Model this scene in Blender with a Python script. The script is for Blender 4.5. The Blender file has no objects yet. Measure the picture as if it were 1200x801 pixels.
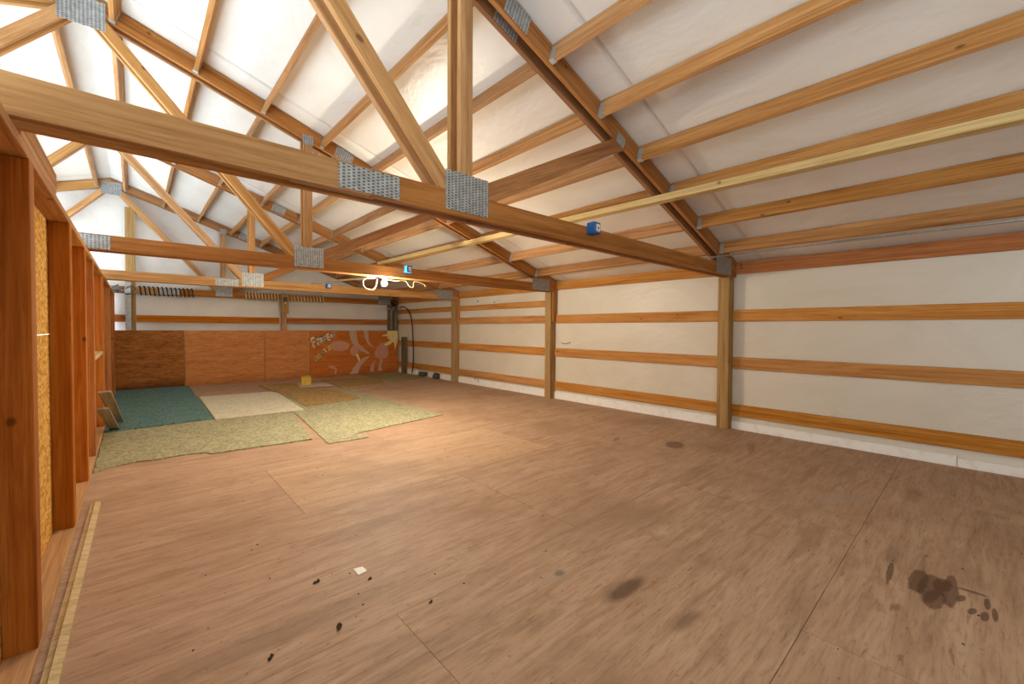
import bpy, bmesh, math, random
from mathutils import Vector, Matrix
random.seed(7)
C = bpy.context.scene
COL = C.collection
D = bpy.data
PI = math.pi

# ------------------------------------------------------------------ camera
def srgb(r, g, b):
    f = lambda c: (c/255/12.92) if c/255 <= .04045 else ((c/255+.055)/1.055)**2.4
    return (f(r), f(g), f(b), 1)
EYE = 1.262
yaw, pitch, roll = map(math.radians, (42.0839, 1.2231, 0.2889))
fw = Vector((math.sin(yaw)*math.cos(pitch), math.cos(yaw)*math.cos(pitch), -math.sin(pitch)))
rt = Vector((math.cos(yaw), -math.sin(yaw), 0)); up = rt.cross(fw)
r2 = math.cos(roll)*rt + -math.sin(roll)*up*-1*-1
r2 = rt*math.cos(roll) + up*(math.sin(roll)); u2 = up*math.cos(roll) - rt*math.sin(roll)
cam = D.cameras.new('camera'); co = D.objects.new('camera', cam); COL.objects.link(co)
M = Matrix((r2, u2, -fw)).transposed().to_4x4(); M.translation = (0, 0, EYE); co.matrix_world = M
cam.sensor_width = 36; cam.lens = 490.5452/1200*36; cam.clip_start = .02
cam.shift_x = -(600.7834-600)/1200; cam.shift_y = (395.6233-400.5)/1200
C.camera = co
# ------------------------------------------------------------------ light
W = D.worlds.new('daylight'); C.world = W; W.use_nodes = True
W.node_tree.nodes['Background'].inputs[0].default_value = (.76, .90, 1.0, 1)
W.node_tree.nodes['Background'].inputs[1].default_value = 5.6
BULB_W = 320
C.view_settings.view_transform = 'Standard'; C.view_settings.look = 'None'
C.view_settings.exposure = 0.10; C.view_settings.gamma = 1; C.view_settings.use_curve_mapping = False

# ------------------------------------------------------------------ materials
class N:
    def __init__(s, name, rough=.8, metal=0, spec=.3):
        s.m = D.materials.new(name); s.m.use_nodes = True; s.t = s.m.node_tree
        s.b = s.t.nodes['Principled BSDF']; s.b.inputs['Roughness'].default_value = rough
        s.b.inputs['Metallic'].default_value = metal; s.b.inputs['Specular IOR Level'].default_value = spec
    def put(s, sock, v):
        if isinstance(v, bpy.types.NodeSocket): s.t.links.new(v, sock)
        elif v is not None: sock.default_value = v
    def new(s, typ, **k):
        n = s.t.nodes.new(typ)
        for a, b in k.items(): setattr(n, a, b)
        return n
    def math(s, op, a, b=None, c=None, clamp=False):
        n = s.new('ShaderNodeMath', operation=op, use_clamp=clamp)
        for i, v in enumerate((a, b, c)):
            if v is not None: s.put(n.inputs[i], v)
        return n.outputs[0]
    def vmath(s, op, a, b=None):
        n = s.new('ShaderNodeVectorMath', operation=op); s.put(n.inputs[0], a)
        if b is not None: s.put(n.inputs[1], b)
        return n.outputs[0]
    def coord(s): return s.new('ShaderNodeTexCoord').outputs['Object']
    def rand(s): return s.new('ShaderNodeObjectInfo').outputs['Random']
    def noise(s, vec, scale, detail=3, rough=.55, dist=0):
        n = s.new('ShaderNodeTexNoise'); s.put(n.inputs['Vector'], vec); n.inputs['Scale'].default_value = scale
        n.inputs['Detail'].default_value = detail; n.inputs['Roughness'].default_value = rough; n.inputs['Distortion'].default_value = dist
        return n.outputs[0]
    def ramp(s, f, pts):
        n = s.new('ShaderNodeValToRGB'); s.put(n.inputs[0], f); e = n.color_ramp.elements
        while len(e) < len(pts): e.new(.5)
        for i, (p, c) in enumerate(pts):
            e[i].position = p; e[i].color = c if not isinstance(c, (int, float)) else (c, c, c, 1)
        return n.outputs[0]
    def mix(s, f, a, b, mode='MIX'):
        n = s.new('ShaderNodeMix', data_type='RGBA', blend_type=mode)
        s.put(n.inputs[0], f); s.put(n.inputs[6], a); s.put(n.inputs[7], b); return n.outputs[2]
    def smooth(s, v, a, b):
        n = s.new('ShaderNodeMapRange', interpolation_type='SMOOTHSTEP'); s.put(n.inputs[0], v)
        n.inputs[1].default_value = a; n.inputs[2].default_value = b; return n.outputs[0]
    def sep(s, v):
        n = s.new('ShaderNodeSeparateXYZ'); s.put(n.inputs[0], v); return n.outputs
    def bump(s, h, strength=.3, dist=.01):
        n = s.new('ShaderNodeBump'); n.inputs['Strength'].default_value = strength; n.inputs['Distance'].default_value = dist
        s.put(n.inputs['Height'], h); s.t.links.new(n.outputs[0], s.b.inputs['Normal'])
    def col(s, c): s.put(s.b.inputs['Base Color'], c); return s.m

def wood(name, base, dark, light, knots=.55, var=.35, grain=.5, rough=.75, spec=.25):
    n = N(name, rough, 0, spec); P = n.coord(); R = n.rand()
    off = n.new('ShaderNodeCombineXYZ'); n.put(off.inputs[0], n.math('MULTIPLY', R, 37)); n.put(off.inputs[1], n.math('MULTIPLY', R, 11)); n.put(off.inputs[2], n.math('MULTIPLY', R, 23))
    Q = n.vmath('ADD', P, off.outputs[0])
    fine = n.noise(n.vmath('MULTIPLY', Q, (3.5, 110, 110)), 1.0, 5, .72, .5)
    broad = n.noise(n.vmath('MULTIPLY', Q, (.8, 22, 22)), 1.0, 4, .7, .7)
    blot = n.noise(n.vmath('MULTIPLY', Q, (1.5, 3, 3)), 1.0, 2)
    c = n.ramp(broad, [(.32, dark), (.5, base), (.68, light)])
    c = n.mix(n.math('MULTIPLY', n.smooth(fine, .48, .62), grain), c, dark)
    c = n.mix(n.math('MULTIPLY', n.smooth(blot, .5, .8), .35), c, light)
    # knots
    wob = n.noise(Q, 9, 2)
    kv = n.vmath('ADD', n.vmath('MULTIPLY', Q, (5.2, 8.5, 8.5)), n.vmath('MULTIPLY', wob, (.22, .22, .22)))
    vo = n.new('ShaderNodeTexVoronoi'); n.put(vo.inputs['Vector'], kv); vo.inputs['Scale'].default_value = 1
    vo.inputs['Randomness'].default_value = 1
    pick = n.math('GREATER_THAN', n.sep(vo.outputs['Color'])[0], 1-.42*knots)
    k = n.math('MULTIPLY', n.math('SUBTRACT', 1, n.smooth(vo.outputs['Distance'], .06, .15)), pick)
    c = n.mix(n.math('MULTIPLY', k, .8), c, tuple(x*.38 for x in dark[:3])+(1,))
    # board to board tone
    hs = n.new('ShaderNodeHueSaturation'); n.put(hs.inputs['Color'], c)
    n.put(hs.inputs['Value'], n.math('ADD', 1-var*.5, n.math('MULTIPLY', R, var)))
    n.put(hs.inputs['Saturation'], n.math('ADD', .92, n.math('MULTIPLY', n.math('FRACT', n.math('MULTIPLY', R, 7.3)), .16)))
    n.bump(fine, .15, .004)
    return n.col(hs.outputs[0])

M_FIR = wood('fir_framing', srgb(180, 129, 78), srgb(142, 95, 52), srgb(200, 152, 100), knots=.55)
M_TRUSS = wood('truss_fir', srgb(188, 141, 90), srgb(150, 104, 60), srgb(204, 160, 110), knots=.3, var=.3)
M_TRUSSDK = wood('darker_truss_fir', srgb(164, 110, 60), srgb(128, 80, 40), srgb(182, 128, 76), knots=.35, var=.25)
M_GIRT = wood('girt_fir', srgb(196, 136, 70), srgb(160, 102, 46), srgb(212, 158, 92), knots=.7, var=.2)
M_STUD = wood('stud_fir', srgb(184, 112, 50), srgb(146, 80, 32), srgb(202, 134, 68), knots=1.0, var=.25)
M_POST = wood('treated_post', srgb(172, 138, 92), srgb(128, 98, 60), srgb(186, 156, 110), knots=.4, var=.12)
M_GREYPOST = wood('weathered_post', srgb(126, 112, 90), srgb(70, 60, 46), srgb(150, 136, 112), knots=.4, var=.1, grain=.9)
M_PLATEWOOD = wood('dusty_plate_fir', srgb(202, 160, 118), srgb(176, 134, 94), srgb(214, 176, 134), knots=.3, var=.05)
M_PALE = wood('pale_pine', srgb(210, 184, 132), srgb(176, 146, 96), srgb(222, 200, 154), knots=.3, var=.1)
M_GREYBOARD = wood('grey_board', srgb(168, 152, 130), srgb(128, 112, 92), srgb(184, 170, 150), knots=.2, var=.2)

def mat_plywall(name, base, dark, light, darken):
    n = N(name, .8, 0, .2); P = n.coord()
    g = n.noise(n.vmath('MULTIPLY', P, (2.2, 3, 20)), 1, 5, .7, 1.2)
    c = n.ramp(g, [(.3, dark), (.5, base), (.72, light)])
    f = n.noise(n.vmath('MULTIPLY', P, (9, 30, 60)), 1, 4, .75, .5)
    c = n.mix(n.math('MULTIPLY', n.smooth(f, .5, .68), darken), c, srgb(60, 34, 16))
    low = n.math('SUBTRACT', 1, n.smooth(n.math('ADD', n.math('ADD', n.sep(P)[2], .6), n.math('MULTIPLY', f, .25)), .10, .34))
    c = n.mix(n.math('MULTIPLY', low, darken*.9), c, srgb(66, 40, 24))  # darker toward the foot of the sheet
    n.bump(f, .2, .005)
    return n.col(c)
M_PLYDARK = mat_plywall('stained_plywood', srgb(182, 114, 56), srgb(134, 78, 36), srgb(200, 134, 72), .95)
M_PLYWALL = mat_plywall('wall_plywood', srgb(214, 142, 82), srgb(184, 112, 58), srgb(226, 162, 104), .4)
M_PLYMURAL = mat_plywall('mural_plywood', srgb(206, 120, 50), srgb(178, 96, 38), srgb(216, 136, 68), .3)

def mat_osb(name):
    n = N(name, .8, 0, .2); P = n.coord()
    vo = n.new('ShaderNodeTexVoronoi'); n.put(vo.inputs['Vector'], n.vmath('MULTIPLY', P, (1, 22, 60))); vo.inputs['Scale'].default_value = 1
    c = n.ramp(n.sep(vo.outputs['Color'])[0], [(0, srgb(190, 130, 50)), (.5, srgb(222, 168, 78)), (1, srgb(240, 196, 110))])
    h = n.noise(P, 60, 3)
    c = n.mix(n.math('MULTIPLY', n.smooth(h, .58, .7), .6), c, srgb(120, 70, 26))
    return n.col(c)
M_OSB = mat_osb('osb_sheathing')

def mat_floor():
    n = N('floor_plywood', .62, 0, .3)
    geo = n.coord(); x, y, z = n.sep(geo)
    at = n.new('ShaderNodeAttribute', attribute_name='tint'); T = n.sep(at.outputs['Color'])[0]
    off = n.math('MULTIPLY', T, 40)
    cx = n.new('ShaderNodeCombineXYZ'); n.put(cx.inputs[0], n.math('ADD', n.math('MULTIPLY', x, 1.3), off)); n.put(cx.inputs[1], n.math('MULTIPLY', y, 10)); n.put(cx.inputs[2], off)
    g1 = n.noise(cx.outputs[0], 1, 5, .6, 1.6)
    cy = n.new('ShaderNodeCombineXYZ'); n.put(cy.inputs[0], n.math('ADD', n.math('MULTIPLY', x, 7), off)); n.put(cy.inputs[1], n.math('MULTIPLY', y, 75))
    g2 = n.noise(cy.outputs[0], 1, 5, .72, .8)
    c = n.ramp(g1, [(.28, srgb(164, 132, 106)), (.5, srgb(188, 154, 126)), (.75, srgb(200, 170, 142))])
    c = n.mix(n.math('MULTIPLY', n.smooth(g2, .46, .7), .5), c, srgb(126, 94, 68))
    c = n.mix(n.math('MULTIPLY', n.smooth(T, .72, .95), .2), c, srgb(226, 188, 142))
    fk = n.new('ShaderNodeCombineXYZ'); n.put(fk.inputs[0], n.math('ADD', n.math('MULTIPLY', x, 5), off)); n.put(fk.inputs[1], n.math('MULTIPLY', y, 38))
    c = n.mix(n.math('MULTIPLY', n.smooth(n.noise(fk.outputs[0], 1, 3, .6, .3), .62, .74), .5), c, srgb(112, 80, 58))
    # general grime, reddish toward the far right bays
    big = n.noise(geo, .9, 3, .6)
    c = n.mix(n.math('MULTIPLY', n.smooth(big, .45, .7), .45), c, srgb(146, 112, 84))
    c = n.mix(n.math('MULTIPLY', n.smooth(n.noise(geo, 5, 4, .7), .56, .78), .35), c, srgb(118, 86, 64))
    c = n.mix(n.math('MULTIPLY', n.smooth(n.noise(geo, 40, 2, .5), .66, .76), .5), c, srgb(96, 66, 46))
    # spills and stains that stay in the wood
    wob = n.noise(geo, 20, 4, .65); wob2 = n.noise(n.vmath('ADD', geo, (7, 3, 1)), 9, 4, .6)
    def blob(cx_, cy_, rx, ry, ang, amt, colr, soft=.3, w=.5):
        nonlocal c
        dx = n.math('SUBTRACT', x, cx_); dy = n.math('SUBTRACT', y, cy_)
        ca, sa = math.cos(ang), math.sin(ang)
        u = n.math('ADD', n.math('MULTIPLY', dx, ca/rx), n.math('MULTIPLY', dy, sa/rx))
        v = n.math('ADD', n.math('MULTIPLY', dx, -sa/ry), n.math('MULTIPLY', dy, ca/ry))
        d = n.math('SQRT', n.math('ADD', n.math('MULTIPLY', u, u), n.math('MULTIPLY', v, v)))
        d = n.math('ADD', d, n.math('MULTIPLY', n.math('SUBTRACT', wob, .5), w*2))
        f = n.math('SUBTRACT', 1, n.smooth(d, 1-soft, 1+soft*.5))
        c = n.mix(n.math('MULTIPLY', f, amt), c, colr)
    dk = srgb(84, 56, 38)
    ov = srgb(92, 68, 50)
    blob(1.759, 1.119, .164, .049, 3.092, .8, ov, .5, .3)
    blob(1.766, .818, .108, .033, 3.086, .6, srgb(104, 82, 64), .7, .3)
    blob(1.612, 1.42, .088, .055, .06, .4, srgb(178, 164, 146), .5, .5)
    blob(1.618, 1.425, .038, .025, .1, .6, srgb(92, 74, 58), .6, .6)
    blob(4.385, 2.191, .15, .10, .302, .7, srgb(96, 60, 42), .25, .3)
    for e in ((2.922, .279, .163, .013, .031), (2.929, .173, .15, .038, -.017), (2.895, .128, .164, .044, -.041), (2.78, .108, .113, .036, -.048),
              (2.931, .06, .197, .029, .006), (2.969, .09, .09, .034, -.149), (2.883, .025, .042, .015, -.187), (3.0, -.012, .016, .05, 0)):
        blob(*e, .72, dk, .2, .45)
    for e in ((2.921, -.058, .062, .011, 0), (2.789, -.011, .039, .013, -.2), (2.781, -.049, .053, .014, -.1), (2.832, -.08, .07, .010, 0)): blob(*e, .75, dk, .2, .3)
    blob(2.57, .222, .047, .02, -.2, .45, dk, .6, .6); blob(3.149, .298, .152, .04, .016, .3, dk, .7, .7)
    blob(3.903, .656, .25, .10, -.6, .3, srgb(176, 160, 148), .8, .8)
    blob(4.427, .302, .198, .062, 0, .3, dk, .8, .8); blob(4.1, 2.75, .12, .03, .3, .5, dk, .5, .8); blob(4.9, 1.6, .25, .04, .3, .35, dk, .6, .9)
    blob(3.1, 2.3, .4, .12, .1, .2, dk, .9, .8); blob(2.2, .5, .3, .05, .1, .25, dk, .9, .9); blob(1.2, 2.6, .5, .06, .05, .25, dk, .9, .9)
    blob(.5, 1.9, .5, .07, .0, .3, dk, .9, .9); blob(.9, 1.4, .6, .05, .0, .25, dk, .9, .9)
    n.bump(g2, .12, .004)
    return n.col(c)
M_FLOOR = mat_floor()
M_SUB = N('subfloor_dark', .9).col(srgb(52, 36, 26))

def mat_sheet(name, base, warm, seams=True, axis=0, per=3.05, s0=.26):
    n = N(name, .38, 0, .45); P = n.coord(); x, y, z = n.sep(P)
    a = n.noise(n.vmath('MULTIPLY', P, (1.6, .9, 1.6)), 1, 4, .6, .8)
    b = n.noise(n.vmath('MULTIPLY', P, (4, 3, 4)), 1, 4, .6, .6)
    c = n.ramp(a, [(.3, base), (.7, warm)])
    c = n.mix(n.math('MULTIPLY', n.smooth(b, .6, .8), .16), c, srgb(178, 166, 150))
    h = n.math('ADD', n.math('MULTIPLY', a, .7), n.math('MULTIPLY', b, .3))
    if seams:
        q = n.math('ABSOLUTE', n.math('SUBTRACT', n.math('FRACT', n.math('DIVIDE', n.math('ADD', n.sep(P)[axis], per*6.5-s0), per)), .5))
        q = n.math('SUBTRACT', .5, q); seam = n.smooth(q, .011, .002)
        c = n.mix(n.math('MULTIPLY', seam, .18), c, srgb(150, 140, 124))
        h = n.math('SUBTRACT', h, n.math('MULTIPLY', seam, .5))
    n.bump(h, .5, .05)
    return n.col(c)
M_ROOF = mat_sheet('white_vapour_sheet', srgb(234, 231, 224), srgb(224, 218, 208), True, 1)
M_WALL = mat_sheet('white_wall_sheet', srgb(226, 220, 206), srgb(216, 208, 192), False, 1)
M_GABLE = mat_sheet('white_gable_sheet', srgb(234, 233, 230), srgb(224, 221, 216), False, 0)
M_SKIRT = N('white_skirt_foam', .55, 0, .3); M_SKIRT = M_SKIRT.col(M_SKIRT.mix(M_SKIRT.smooth(M_SKIRT.noise(M_SKIRT.coord(), 12, 3), .5, .75), srgb(250, 249, 246), srgb(240, 236, 230)))

def mat_plate():
    n = N('punched_galvanised_plate', .45, .35, .5); x, y, z = n.sep(n.coord())
    col = n.math('FRACT', n.math('DIVIDE', x, .0245)); 
    row = n.math('FRACT', n.math('ADD', n.math('DIVIDE', z, .0155), n.math('MULTIPLY', n.math('FLOOR', n.math('DIVIDE', x, .0245)), .5)))
    a = n.math('LESS_THAN', n.math('ABSOLUTE', n.math('SUBTRACT', col, .5)), .27)
    b = n.math('LESS_THAN', n.math('ABSOLUTE', n.math('SUBTRACT', row, .5)), .25)
    s = n.math('MULTIPLY', a, b)
    t = n.ramp(n.noise(n.coord(), 25, 3), [(.3, srgb(150, 154, 154)), (.7, srgb(196, 200, 200))])
    n.bump(n.math('SUBTRACT', 1, s), .6, .004)
    return n.col(n.mix(n.math('MULTIPLY', s, .8), t, srgb(62, 60, 58)))
M_PLATE = mat_plate()
def plain(name, c, rough=.6, metal=0, var=.12, scale=20, spec=.3):
    n = N(name, rough, metal, spec); f = n.noise(n.coord(), scale, 3)
    d = tuple(v*(1-var) for v in c[:3])+(1,); l = tuple(min(1, v*(1+var)) for v in c[:3])+(1,)
    return n.col(n.ramp(f, [(.3, d), (.7, l)]))
M_GALV = plain('galvanised_steel', srgb(178, 184, 186), .4, .5, .15, 30, .5)
M_BLUE = plain('blue_plastic', srgb(28, 96, 168), .4)
M_WHITE = plain('white_plastic', srgb(226, 224, 216), .4)
M_BLACK = plain('black_rubber', srgb(38, 34, 32), .5)
M_TAN = plain('pale_cable_sheath', srgb(176, 152, 112), .5)
M_WHITEROPE = plain('pale_rope', srgb(226, 208, 170), .7)
M_DGREY = plain('dark_grey_plastic', srgb(82, 82, 76), .6, 0, .3)
M_YELLOW = plain('yellow_foam', srgb(214, 176, 74), .9, 0, .2, 40)
M_PAPER = plain('pinkish_paper', srgb(206, 184, 168), .8)
def mat_rug(name, cols, scale, sx=1.0):
    n = N(name, .95, 0, .1); P = n.vmath('MULTIPLY', n.coord(), (sx, 1, 1))
    vo = n.new('ShaderNodeTexVoronoi'); n.put(vo.inputs['Vector'], P); vo.inputs['Scale'].default_value = scale
    a = n.sep(vo.outputs['Color'])[0]; b = n.noise(P, 6, 4, .6); g = n.noise(P, scale*1.1, 3, .7)
    c = n.ramp(a, [(0, cols[0]), (.35, cols[1]), (.8, cols[2])])
    c = n.mix(n.math('MULTIPLY', n.smooth(b, .45, .75), .4), c, cols[0])
    c = n.mix(n.math('MULTIPLY', n.smooth(g, .58, .68), .7), c, cols[3])
    n.bump(g, .7, .008); return n.col(c)
M_GREEN = mat_rug('green_carpet', [srgb(66, 100, 98), srgb(94, 130, 126), srgb(124, 154, 148), srgb(52, 84, 84)], 90, .6)
M_PAD = mat_rug('speckled_foam_pad', [srgb(134, 128, 96), srgb(162, 156, 122), srgb(184, 180, 148), srgb(92, 78, 54)], 60)
M_PADBROWN = mat_rug('worn_brown_pad', [srgb(136, 104, 62), srgb(166, 132, 82), srgb(190, 158, 104), srgb(104, 74, 44)], 50)
M_LIGHTRUG = mat_rug('cream_carpet_back', [srgb(196, 184, 152), srgb(214, 206, 178), srgb(222, 214, 190), srgb(190, 172, 138)], 40)
M_OLIVE = mat_rug('olive_pad', [srgb(130, 120, 80), srgb(160, 150, 104), srgb(176, 166, 124), srgb(108, 92, 62)], 50)
M_PCREAM = plain('cream_mural_paint', srgb(240, 218, 150), .8, 0, .12, 60)
M_PPINK = plain('dusty_pink_mural_paint', srgb(212, 156, 126), .8, 0, .2, 60)
M_PGREY = plain('mauve_grey_mural_paint', srgb(204, 170, 146), .8, 0, .2, 60)
M_PWHITE = plain('off_white_mural_paint', srgb(236, 226, 196), .8, 0, .1, 60)
M_GLOW = D.materials.new('lit_bulb_glass'); M_GLOW.use_nodes = True
_b = M_GLOW.node_tree.nodes['Principled BSDF']; _b.inputs['Emission Color'].default_value = (1, .86, .66, 1); _b.inputs['Emission Strength'].default_value = 60

# ------------------------------------------------------------------ mesh helpers
def mkobj(name, bm, m, parent=None, mw=None):
    me = D.meshes.new(name); bm.normal_update(); bm.to_mesh(me); bm.free()
    if m: me.materials.append(m)
    o = D.objects.new(name, me); COL.objects.link(o)
    if parent: o.parent = parent
    if mw is not None: o.matrix_local = mw
    return o
def tag(o, label=None, cat=None, group=None, kind=None):
    if label: o['label'] = label
    if cat: o['category'] = cat
    if group: o['group'] = group
    if kind: o['kind'] = kind
    return o
def thing(name, loc, label, cat, group=None):
    o = D.objects.new(name, None); COL.objects.link(o); o.location = loc; o.empty_display_size = .1
    return tag(o, label, cat, group)
def addbox(bm, a, b, bev=0):
    c = [(a[i]+b[i])/2 for i in range(3)]; s = [abs(b[i]-a[i]) for i in range(3)]
    r = bmesh.ops.create_cube(bm, size=1, matrix=Matrix.Translation(c) @ Matrix.Diagonal((*s, 1)))
    if bev:
        es = {e for v in r['verts'] for e in v.link_edges}
        bmesh.ops.bevel(bm, geom=list(es), offset=bev, segments=1, affect='EDGES')
def box(name, a, b, m, parent=None, along=0, bev=.0025):
    """box from corner a to corner b; its own local X runs along world axis `along`"""
    c = Vector([(a[i]+b[i])/2 for i in range(3)]); s = [abs(b[i]-a[i]) for i in range(3)]
    if along == 1: rot = Matrix.Rotation(PI/2, 4, 'Z'); ls = (s[1], s[0], s[2])
    elif along == 2: rot = Matrix.Rotation(-PI/2, 4, 'Y'); ls = (s[2], s[1], s[0])
    else: rot = Matrix.Identity(4); ls = s
    bm = bmesh.new(); addbox(bm, [-v/2 for v in ls], [v/2 for v in ls], bev)
    return mkobj(name, bm, m, parent, Matrix.Translation(c) @ rot)
def member(name, poly, y0, y1, d, m, parent=None, bev=.0025):
    """timber cut to polygon `poly` in the XZ plane, thickness y0..y1, grain along d"""
    ang = math.atan2(d[1], d[0]); c = Vector((sum(p[0] for p in poly)/len(poly), 0, sum(p[1] for p in poly)/len(poly)))
    rot = Matrix.Rotation(-ang, 4, 'Y'); mw = Matrix.Translation((c.x, (y0+y1)/2, c.z)) @ rot; inv = mw.inverted()
    bm = bmesh.new(); h = abs(y1-y0)/2
    P = [inv @ Vector((p[0], (y0+y1)/2, p[1])) for p in poly]
    f = [bm.verts.new((p.x, -h, p.z)) for p in P]; k = [bm.verts.new((p.x, h, p.z)) for p in P]
    bm.faces.new(f); bm.faces.new(k[::-1])
    for i in range(len(P)):
        j = (i+1) % len(P); bm.faces.new((f[j], f[i], k[i], k[j]))
    bmesh.ops.recalc_face_normals(bm, faces=bm.faces)
    if bev: bmesh.ops.bevel(bm, geom=list(bm.edges), offset=bev, segments=1, affect='EDGES')
    return mkobj(name, bm, m, parent, mw)
def tube(name, pts, r, m, parent=None, seg=8, closed=False):
    bm = bmesh.new(); P = [Vector(p) for p in pts]; rings = []
    up0 = Vector((.13, .21, 1)).normalized()
    for i, p in enumerate(P):
        t = (P[min(i+1, len(P)-1)]-P[max(i-1, 0)]).normalized()
        s = t.cross(up0)
        if s.length < .05: s = t.cross(Vector((1, 0, 0)))
        s.normalize(); u = s.cross(t)
        rings.append([bm.verts.new(p+r*(math.cos(a)*s+math.sin(a)*u)) for a in (2*PI*k/seg for k in range(seg))])
    for a, b in zip(rings, rings[1:]):
        for k in range(seg):
            fc = bm.faces.new((a[k], a[(k+1) % seg], b[(k+1) % seg], b[k])); fc.smooth = True
    bm.faces.new(rings[0]); bm.faces.new(rings[-1][::-1]); bmesh.ops.recalc_face_normals(bm, faces=bm.faces)
    return mkobj(name, bm, m, parent)
def spline(pts, n=10):
    P = [Vector(p) for p in pts]; P = [P[0]*2-P[1]]+P+[P[-1]*2-P[-2]]; out = []
    for i in range(1, len(P)-2):
        for k in range(n):
            t = k/n; a, b, c, d = P[i-1:i+3]
            out.append(.5*((2*b)+(c-a)*t+(2*a-5*b+4*c-d)*t*t+(3*b-a-3*c+d)*t**3))
    return out+[P[-2]]
def slab(name, poly, z0, z1, m, parent=None, jag=0, seed=1, step=.05):
    """flat floor covering with its own thickness; jag gives a torn edge"""
    rnd = random.Random(seed); pts = []
    for i in range(len(poly)):
        a, b = Vector(poly[i]).to_2d(), Vector(poly[(i+1) % len(poly)]).to_2d(); L = (b-a).length; k = max(1, int(L/step))
        nrm = Vector((-(b-a).y, (b-a).x))/L
        for q in range(k):
            p = a+(b-a)*q/k
            if q and jag: p = p+nrm*rnd.uniform(-jag, jag)
            pts.append(p)
    bm = bmesh.new(); t = [bm.verts.new((p.x, p.y, z1)) for p in pts]; u = [bm.verts.new((p.x, p.y, z0)) for p in pts]
    bm.faces.new(t); bm.faces.new(u[::-1])
    for i in range(len(pts)):
        j = (i+1) % len(pts); bm.faces.new((t[i], u[i], u[j], t[j]))
    bmesh.ops.recalc_face_normals(bm, faces=bm.faces)
    return mkobj(name, bm, m, parent)
def copy_tree(o, parent=None):
    c = o.copy(); COL.objects.link(c)
    if parent: c.parent = parent
    for ch in [q for q in list(COL.objects) if q.parent == o]: copy_tree(ch, c)
    return c
ORD = ['first', 'second', 'third', 'fourth', 'fifth', 'sixth', 'seventh', 'eighth', 'ninth', 'tenth', 'eleventh']

# ------------------------------------------------------------------ frame of the building
XR, RZ, SL = -.305, 4.115, 1/3          # ridge line, height of the chord top at the ridge, pitch
def R(x): return RZ-abs(x-XR)*SL
T0, BAY = 2.049, 3.05                    # near face of the nearest truss, truss spacing
TY = [T0+BAY*i for i in range(4)]
XW, XI = 5.70, 5.662                     # wall sheet, face of the girts
YB, YF = 11.42, -2.2                     # back wall sheet, where the built part ends behind the camera
XLEFT = 2*XR-XW

# floor: plywood sheets with open joints over a dark subfloor
bm = bmesh.new(); lay = bm.loops.layers.color.new('tint'); rf = random.Random(3)
rows = [-2.2, -.75, .47, 1.69, 3.03, 4.19, 5.40, 6.62, 7.84, 9.06, 10.28, 11.42]
for i in range(len(rows)-1):
    y0, y1 = rows[i], rows[i+1]; s = .845 if i % 2 == 0 else 2.075
    xs = sorted([-.46]+[s+2.44*k for k in range(-2, 4) if -.3 < s+2.44*k < 5.6]+[5.70])
    for a, b in zip(xs, xs[1:]):
        g = .0012; z = rf.uniform(-.0008, .0008)
        tint = rf.random()*.7
        if abs(y0-3.03) < .01 and a < 1 < b: tint = .98
        v = [bm.verts.new(p) for p in ((a+g, y0+g, z), (b-g, y0+g, z), (b-g, y1-g, z), (a+g, y1-g, z))]
        w = [bm.verts.new((q.co.x, q.co.y, -.018)) for q in v]
        fs = [bm.faces.new(v)]+[bm.faces.new((v[k], w[k], w[(k+1) % 4], v[(k+1) % 4])) for k in range(4)]
        for f in fs:
            for l in f.loops: l[lay] = (tint, tint, tint, 1)
v = [bm.verts.new(p) for p in ((-.46, YF, -.018), (XW, YF, -.018), (XW, YB, -.018), (-.46, YB, -.018))]
f = bm.faces.new(v); f.material_index = 1
bmesh.ops.recalc_face_normals(bm, faces=bm.faces)
fl = mkobj('floor', bm, M_FLOOR); fl.data.materials.append(M_SUB); tag(fl, kind='structure')

# ceiling: white sheet under the roof, both slopes, with a small thickness
bm = bmesh.new()
for s in (1, -1):
    x1 = XW if s > 0 else XLEFT; n_ = 1
    for (zo) in (0,):
        a = [(XR, YF, R(XR)+.012), (x1, YF, R(x1)+.012), (x1, YB+.02, R(x1)+.012), (XR, YB+.02, R(XR)+.012)]
        lo = [bm.verts.new(p) for p in a]; hi = [bm.verts.new((p[0], p[1], p[2]+.03)) for p in a]
        bm.faces.new(lo); bm.faces.new(hi)
        for k in range(4): bm.faces.new((lo[k], hi[k], hi[(k+1) % 4], lo[(k+1) % 4]))
bmesh.ops.recalc_face_normals(bm, faces=bm.faces)
tag(mkobj('ceiling', bm, M_ROOF), kind='structure')
o = box('wall_right', (XW, YF, -.02), (XW+.03, YB+.03, R(XW)+.012), M_WALL, along=0, bev=0); tag(o, kind='structure')
def gable(name, y0, y1, zb, m):
    poly = [(XLEFT, zb), (XW, zb), (XW, R(XW)+.01), (XR, RZ+.01), (XLEFT, R(XLEFT)+.01)]
    bm = bmesh.new(); a = [bm.verts.new((p[0], y0, p[1])) for p in poly]; b = [bm.verts.new((p[0], y1, p[1])) for p in poly]
    bm.faces.new(a); bm.faces.new(b[::-1])
    for i in range(5): bm.faces.new((a[i], b[i], b[(i+1) % 5], a[(i+1) % 5]))
    bmesh.ops.recalc_face_normals(bm, faces=bm.faces); return tag(mkobj(name, bm, m), kind='structure')
gable('wall_back', YB, YB+.03, -.02, M_GABLE)
gable('added_wall_front', YF-.03, YF, -.02, M_GABLE)  # unseen end wall, added to cut the daylight from behind the camera
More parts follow.
